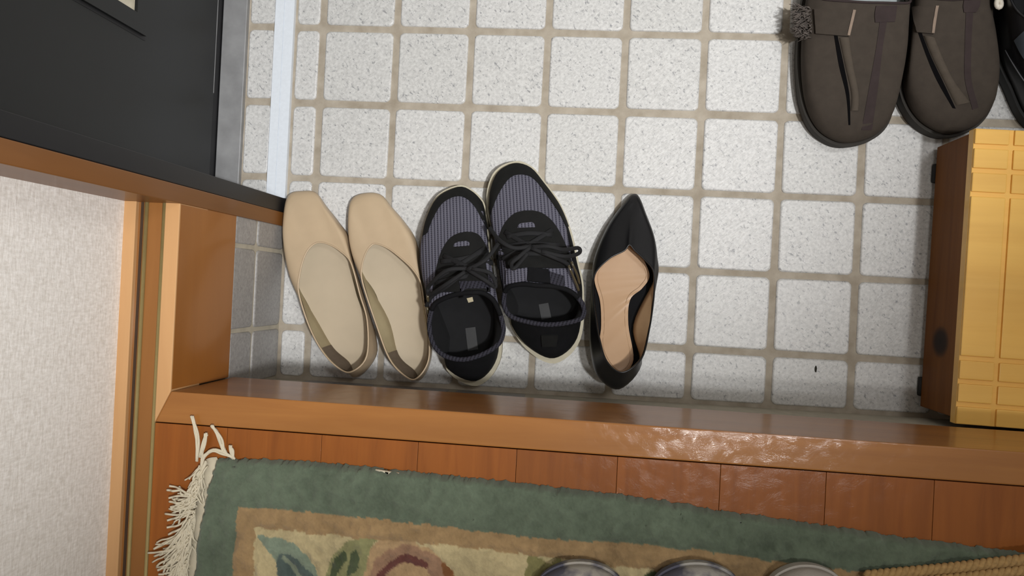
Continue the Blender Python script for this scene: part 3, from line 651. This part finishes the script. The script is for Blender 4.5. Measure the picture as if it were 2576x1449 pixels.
o = obj('eyelet', *ring_tube_vf([px(*T5([(512+28*math.cos(a), 40+45*math.sin(a))])[0], .062) for a in [k*math.pi/6 for k in range(12)]], .003, 6), plain('white_eyelet', (214, 206, 190), .5), t, label='white eyelet')

# ------------------------------------------------------------------ step stool
SX, SY0, SY1, SH = .7835, -.4600, -.1310, .112
stool = thing('step_stool', (SX, -.2955, 0), 'honey-coloured wooden step stool with grooved top, at the right edge', 'stool')
sx1 = 1.36
def yaw(x, y): a = math.radians(-1.0); cx, cy = SX, -.2955; return (cx+(x-cx)*math.cos(a)-(y-cy)*math.sin(a), cy+(x-cx)*math.sin(a)+(y-cy)*math.cos(a))
def ybox(name, bx, mat, parent, bev=.0012, **k):
    v, f = box_vf(*bx); v = [(*yaw(p[0], p[1]), p[2]) for p in v]; o = obj(name, v, f, mat, parent, False, **k); return bevel(o, bev) if bev else o
ybox('side_board', (SX+.001, SX+.017, SY0+.006, SY1-.003, .008, SH-.016), M_stool_shaded, stool)
ybox('side_board', (sx1-.017, sx1-.001, SY0+.006, SY1-.003, .008, SH-.016), M_stool_shaded, stool)
ybox('rail', (SX+.017, sx1-.017, SY1-.022, SY1-.006, .03, SH-.016), M_stool_shaded, stool)
ybox('rail', (SX+.017, sx1-.017, SY0+.009, SY0+.025, .03, SH-.016), M_stool_shaded, stool)
for x in (SX+.009, sx1-.009):
    for y in (SY0+.03, SY1-.035): ybox('foot_pad', (x-.0105 if x < 1 else x-.009, x+.009 if x < 1 else x+.0105, y-.012, y+.012, 0, .0082), M_rubber, stool, .003)
# grooved top board: a core with proud fields between the grooves
gy_ = [SY1]; 
for v_ in (367, 428, 488, 903, 962, 1020): gy_.append(px(2470, v_, SH).y)
gy_.append(SY0); gx_ = [SX, px(2526, 650, SH).x]
while gx_[-1]+.055 < sx1-.02: gx_.append(gx_[-1]+.0535)
gx_.append(sx1)
ybox('top_board', (SX, sx1, SY0, SY1, SH-.016, SH-.0028), M_stool, stool, .0008)
gw = .0026; rnd = random.Random(5)
for i in range(len(gx_)-1):
    for j in range(len(gy_)-1):
        a = gx_[i]+(gw/1 if i else 0.0004); b_ = gx_[i+1]-(gw/1 if i < len(gx_)-2 else .0004); y1 = gy_[j]-(gw if j else .0004); y0 = gy_[j+1]+(gw if j < len(gy_)-2 else .0004)
        ybox('panel', (a, b_, y0, y1, SH-.0035, SH), M_stool, stool, .0012)

# ------------------------------------------------------------------ rug
RZ = H+.012
def poly_y(pts): 
    w = [px(u, v, RZ) for u, v in pts]; xs_ = np.array([p.x for p in w]); ys_ = np.array([p.y for p in w]); return lambda x: np.interp(x, xs_, ys_)
def poly_x(pts):
    w = sorted([px(u, v, RZ) for u, v in pts], key=lambda p: p.y); ys_ = np.array([p.y for p in w]); xs_ = np.array([p.x for p in w])
    return lambda y: np.interp(y, ys_, xs_)
fE = poly_y([(545, 1158), (620, 1159), (800, 1168), (950, 1184), (1300, 1221), (1600, 1255), (1800, 1289), (2100, 1331), (2300, 1362), (2500, 1388), (2700, 1412), (2900, 1440)])
fG = poly_y([(400, 1270), (600, 1276), (900, 1300), (1100, 1325), (1300, 1350), (1450, 1364), (1600, 1370), (1800, 1392), (1930, 1410), (2100, 1432), (2300, 1455), (2900, 1530)])
fT = poly_y([(400, 1325), (640, 1330), (900, 1355), (1100, 1370), (1300, 1392), (1500, 1422), (1700, 1442), (2000, 1475), (2900, 1570)])
fL = poly_x([(539, 1157), (519, 1219), (491, 1356), (481, 1449), (470, 1600)])
fLG = poly_x([(600, 1240), (598, 1277), (589, 1380), (584, 1449), (576, 1600)])
fLT = poly_x([(641, 1300), (639, 1332), (637, 1449), (634, 1600)])
NX, NY = 560, 170; LX, LY = .87, .29
b_ = np.linspace(0, LY, NY); a_ = np.linspace(0, LX, NX); A, B = np.meshgrid(a_, b_)
Y0 = -.5165-B; X = fL(Y0)+A; Y = fE(X)-B
rs = np.random.RandomState(4)
def smooth(a, k):
    for _ in range(k): a = (a+np.roll(a, 1, 0)+np.roll(a, -1, 0)+np.roll(a, 1, 1)+np.roll(a, -1, 1))/5
    return a
n1 = rs.rand(NY, NX); n2 = smooth(rs.rand(NY, NX), 6); n2 = (n2-n2.mean())/n2.std(); n3 = smooth(rs.rand(NY, NX), 120); n3 = (n3-n3.mean())/n3.std()
wob = smooth(rs.randn(NY, NX), 8); wob = wob/wob.std()
Yw, Xw = Y+wob*.0006, X+np.roll(wob, 37)*.0006
C = np.zeros((NY, NX, 3)); region = np.zeros((NY, NX), int)
green = np.array(lin((96, 107, 89))[:3]); tan = np.array(lin((154, 127, 90))[:3]); cream = np.array(lin((184, 168, 128))[:3])
region[:] = 0; tanm = (Yw < fG(X)) & (Xw > fLG(Y)); region[tanm] = 1; crm = (Yw < fT(X)) & (Xw > fLT(Y)); region[crm] = 2
def inpoly(pts):
    w = [px(450+x/2.7116, 1130+y/2.7116, RZ) for x, y in pts]; w = opened([Vector((p.x, p.y, 0)) for p in w]+[Vector((w[0].x, w[0].y, 0))], 4); r = np.zeros((NY, NX), bool)
    for i in range(len(w)-1):
        x1, y1, x2, y2 = w[i].x, w[i].y, w[i+1].x, w[i+1].y
        if abs(y2-y1) < 1e-9: continue
        r ^= ((y1 > Yw) != (y2 > Yw)) & (Xw < (x2-x1)*(Yw-y1)/(y2-y1)+x1)
    return r & (region >= 2)
pal = [green, tan, cream]
def motif(pts, rgb): 
    m = inpoly(pts); pal.append(np.array(lin(rgb)[:3])*.74); region[m] = len(pal)-1
motif([(520, 598), (600, 596), (700, 612), (800, 660), (880, 740), (928, 830), (940, 900), (820, 1000), (720, 960), (690, 860), (660, 760), (600, 690)], (146, 160, 138))
motif([(690, 715), (760, 730), (850, 800), (915, 860), (930, 960), (820, 985), (720, 920), (670, 830), (672, 760)], (98, 112, 106))
motif([(700, 725), (740, 755), (830, 860), (880, 960), (850, 960), (790, 860), (710, 760)], (150, 160, 136))
motif([(1005, 900), (1025, 780), (1080, 690), (1160, 625), (1260, 592), (1390, 590), (1330, 650), (1290, 740), (1280, 830), (1200, 930)], (156, 154, 108))
motif([(1030, 880), (1050, 770), (1110, 690), (1140, 750), (1090, 830), (1070, 920)], (86, 96, 68))
motif([(1150, 770), (1190, 690), (1225, 720), (1225, 800), (1180, 850), (1140, 850)], (92, 102, 74))
motif([(1285, 790), (1310, 690), (1390, 610), (1500, 600), (1620, 650), (1720, 690), (1790, 760), (1870, 880), (1850, 1000), (1300, 1000)], (196, 164, 122))
motif([(1300, 900), (1330, 780), (1420, 690), (1540, 655), (1660, 680), (1760, 740), (1840, 840), (1900, 990), (1800, 990), (1740, 880), (1660, 800), (1560, 780), (1440, 830), (1380, 960)], (172, 136, 108))
motif([(1330, 900), (1390, 800), (1480, 745), (1560, 725), (1650, 755), (1705, 800), (1660, 815), (1560, 780), (1470, 800), (1410, 850), (1370, 930)], (118, 74, 66))
motif([(1785, 755), (1830, 800), (1890, 880), (1900, 1000), (1850, 960), (1800, 850)], (146, 98, 60))
motif([(2388, 715), (2480, 735), (2600, 760), (2760, 800), (2900, 900), (2800, 1000), (2390, 1000)], (146, 140, 92))
motif([(2440, 732), (2530, 738), (2580, 760), (2520, 775)], (206, 190, 144))
motif([(3180, 860), (3330, 790), (3460, 800), (3380, 900), (3300, 1000), (3150, 1000)], (86, 96, 68))
PAL = np.array(pal); C = PAL[region]; C = C*(1+.05*n2[..., None]+.06*n3[..., None]+.16*(n1[..., None]-.5))
edge = np.zeros((NY, NX)); 
for ax, sft in ((0, 1), (0, -1), (1, 1), (1, -1)): edge += (np.roll(region, sft, ax) != region)
edge = smooth((edge > 0)*1., 3)
Z = RZ+.0009*(n1-.5)+.0007*n2+.0005*n3-.0026*edge
fall = np.minimum(np.minimum(A, B), .006)/.006; Z = H+.0005+(Z-H-.0005)*np.sqrt(np.clip(1-(1-fall)**2, 0, 1))
X = X+.0004*rs.randn(NY, NX); Y = Y+.0004*rs.randn(NY, NX); jit = smooth(rs.randn(1, NX), 2); Y[0:4] += (.0005*jit/jit.std()); jl = smooth(rs.randn(NY, 1), 2); X[:, 0:3] += .0005*jl/jl.std()
rug = thing('rug', (.4, -.66, H), 'green-bordered wool rug with floral field and cream fringe on the hall floor', 'rug')
ids = np.arange(NX*NY).reshape(NY, NX); quads = np.stack([ids[:-1, :-1], ids[1:, :-1], ids[1:, 1:], ids[:-1, 1:]], -1).reshape(-1, 4)
mr_ = NT('wool_pile', .95, spec=.1); at = mr_.n('ShaderNodeAttribute', attribute_name='pile'); mr_.l(at.outputs['Color'], mr_.b.inputs['Base Color']); mr_.bump(mr_.noise(mr_.coords(), 1500, 2), .6, .001)
mr_.b.inputs['Sheen Weight'].default_value = .25
pile = obj('pile', np.stack([X, Y, Z], -1).reshape(-1, 3).tolist(), quads.tolist(), mr_.m, rug)
ca = pile.data.color_attributes.new('pile', 'FLOAT_COLOR', 'POINT'); ca.data.foreach_set('color', np.concatenate([np.clip(C, 0, 1), np.ones((NY, NX, 1))], -1).astype(np.float32).ravel())
M_fr = plain('cream_cotton', (206, 196, 172), .95, .06, 120, bump=.2)
# selvedge on the left under the fringe, and a few cream threads on the upper edge
sv = [px(u, v, H+.003) for u, v in ((545, 1150), (518, 1156), (502, 1185), (492, 1260), (478, 1360), (463, 1460), (458, 1600))]
sv2 = [px(u, v, H+.003) for u, v in ((556, 1170), (545, 1175), (535, 1200), (525, 1270), (505, 1360), (495, 1460), (490, 1600))]
sa, sb = opened(sv, 6), opened(sv2, 6); m = len(sa)
V = sa+sb+[p-Vector((0, 0, .0028)) for p in sa]+[p-Vector((0, 0, .0028)) for p in sb]
Fc = [(i, i+1, m+i+1, m+i) for i in range(m-1)]+[(i, 2*m+i, 2*m+i+1, i+1) for i in range(m-1)]
obj('selvedge', V, Fc, M_fr, rug)
rnd = random.Random(11); parts = []
def strand(p0, d, ln, r=.0010, curl=.3, z=H+.006):
    pts = [p0]; ang = math.atan2(d[1], d[0])
    for k in range(6):
        ang += rnd.uniform(-curl, curl); pts.append(pts[-1]+Vector((math.cos(ang), math.sin(ang), 0))*ln/6)
    for k, p in enumerate(pts): p.z = max(H+.0012, z+rnd.uniform(-.002, .003)-(.003 if k > 4 else 0))
    return tube_vf(opened(pts, 3), r, 5)
for k in range(44):
    v = 1172+k*9.4; u = np.interp(v, [1160, 1220, 1356, 1449, 1600], [522, 500, 478, 466, 458]); p0 = px(u, v, H+.006)
    for q in range(4 if v < 1240 else 8):
        if v < 1240: a, ln = -math.radians(rnd.uniform(92, 118)), rnd.uniform(.016, .028)
        elif v < 1290: a, ln = -math.radians(rnd.choice([150, 165, 185, 130])), rnd.uniform(.016, .03)
        else: a, ln = -math.radians(rnd.choice([100, 108, 116, 126, 140])), rnd.uniform(.026, .046)
        parts.append(strand(p0+Vector((rnd.uniform(-.006, .002), rnd.uniform(-.004, .004), rnd.uniform(0, .005))), (math.cos(a), math.sin(a)), ln, rnd.uniform(.0008, .0012), .26))
for u, v in ((960, 1190), (985, 1194), (1010, 1198), (1035, 1202), (1055, 1206)):
    p = px(u, v-3, H+.006); parts.append(tube_vf([p+Vector((-.006, .0008, 0)), p, p+Vector((.007, -.0008, 0))], .0020, 6))
obj('fringe', *merge(parts), M_fr, rug, kind='stuff')
for pts in ([(498, 1160), (497, 1110), (492, 1080), (484, 1048)], [(505, 1150), (512, 1115), (518, 1090)], [(566, 1140), (556, 1110), (545, 1088), (534, 1072)], [(590, 1152), (583, 1135), (578, 1122)], [(508, 1176), (512, 1150), (535, 1133), (562, 1140), (590, 1152)], [(500, 1230), (487, 1225), (478, 1240), (474, 1275)], [(520, 1162), (505, 1185), (498, 1210), (492, 1240)]):
    ps = []
    for q in range(6):
        path = opened([px(u+rnd.uniform(-4, 4), v+rnd.uniform(-3, 3), H+.004+.002*rnd.random()) for u, v in pts], 4); ps.append(tube_vf(path, .0011, 6))
    obj('tassel', *merge(ps), M_fr, rug)

# ------------------------------------------------------------------ slippers, only their toes reach into view
def slip(uc, vt, half, label, base, spots):
    mb = NT('slipper_fabric', .9, spec=.2); v = mb.coords(); 
    if spots: mb.col(mb.ramp(mb.noise(v, 34, 3, .6), [(.42, lin(base)), (.58, lin((92, 92, 104)))]))
    else: mb.col(mb.ramp(mb.noise(v, 90, 3), [(.3, tuple(x*.9 for x in lin(base)[:3])+(1,)), (.7, lin(base))]))
    mb.bump(mb.noise(v, 900, 2), .4, .0008); zt = RZ+.003
    def ol(f, dy): return [(uc+half*f*x, vt+dy+y) for x, y in ((0, 0), (.38, 8), (.72, 34), (.92, 82), (1, 150), (.98, 270), (.92, 400), (.75, 560), (0, 640), (-.75, 560), (-.92, 400), (-.98, 270), (-1, 150), (-.92, 82), (-.72, 34), (-.38, 8))]
    def mouth(): return [(uc+half*x, vt+y) for x, y in ((0, 210), (.3, 215), (.55, 232), (.75, 262), (.86, 310), (.88, 370), (.82, 440), (.62, 540), (0, 600), (-.62, 540), (-.82, 440), (-.88, 370), (-.86, 310), (-.75, 262), (-.55, 232), (-.3, 215))]
    s = shoe_base(ol(1, 0), mouth(), [.016]*16, [.06, .059, .055, .046, .036, .03, .026, .024, .024, .024, .026, .03, .036, .046, .055, .059], [.036, .036, .037, .036, .03, .025, .022, .021, .021, .021, .022, .025, .03, .036, .037, .036], .3, zt, 4)
    c = centre(s.O); t = thing('slipper', (c.x, c.y, zt), label, 'slipper', 'slippers on the rug'); V, Fc = loft(s.rings); orient(obj('upper', V, Fc, mb.m, t))
    obj('rim', *ring_tube_vf(s.P, .002, 6), mb.m, t); sole('sole', [Vector((p.x, p.y, zt+.014)) for p in s.O], [zt+.001]*s.N, mb.m, t, .002)
    V, Fc = ladder([Vector((p.x, p.y, zt+.015)) for p in inset(s.O, .003)], 4); obj('insole', V, Fc, plain('slipper_insole', (170, 166, 158), .9), t)
slip(1458, 1420, 128, 'grey slipper toe with dark mottling, leftmost of the three slippers', (172, 166, 156), True)
slip(1752, 1422, 132, 'grey slipper toe with dark mottling, the middle of the three slippers', (172, 168, 160), True)
slip(2030, 1428, 116, 'plain light grey slipper toe beside the tan woven textile', (176, 170, 160), False)

# ------------------------------------------------------------------ tan woven textile
M_jute = plain('tan_cord', (172, 138, 88), .95, .2, 300, bump=.4)
mat_t = thing('woven_textile', (.75, -.62, RZ), 'tan coarsely braided textile lying over the green rug border', 'textile')
p0 = px(2176, 1437, RZ+.008); p1 = px(2400, 1416, RZ+.008); p2 = px(2520, 1402, RZ+.008); p3 = px(2700, 1384, RZ+.008)
ed = opened([p0, p1, p2, p3], 24)
for r in range(7):
    parts = []; base = [p+Vector((.0015*r, -.0088*r-.004, 0)) for p in ed]
    for ph in (0, math.pi):
        path = []; L = 0
        for i, p in enumerate(base):
            if i: L += (p-base[i-1]).length
        dense = []
        for i in range(len(base)-1):
            for q in range(4): dense.append(base[i].lerp(base[i+1], q/4))
        L = 0
        for i, p in enumerate(dense):
            if i: L += (p-dense[i-1]).length
            a = L/.011*2*math.pi+ph+r; path.append(p+Vector((0, math.sin(a)*.0022, math.cos(a)*.0018)))
        parts.append(tube_vf(path, .0029, 7))
    obj('braid', *merge(parts), M_jute, mat_t)
# crumb on the floor tile
cr_ = px(2052, 928, .0004); bm = bmesh.new(); bmesh.ops.create_icosphere(bm, subdivisions=2, radius=.0022)
for v in bm.verts: v.co = Vector((v.co.x*.6, v.co.y*1.9, v.co.z*.5))*(1+.35*noise.noise(v.co*900)); v.co += cr_+Vector((0, 0, .0008))
me = bpy.data.meshes.new('crumb'); bm.to_mesh(me); bm.free(); me.materials.append(plain('dark_crumb', (44, 42, 34), .9)); o = bpy.data.objects.new('crumb', me); COL.objects.link(o)
tag(o, 'tiny dark crumb lying on a floor tile near the step', 'crumb')
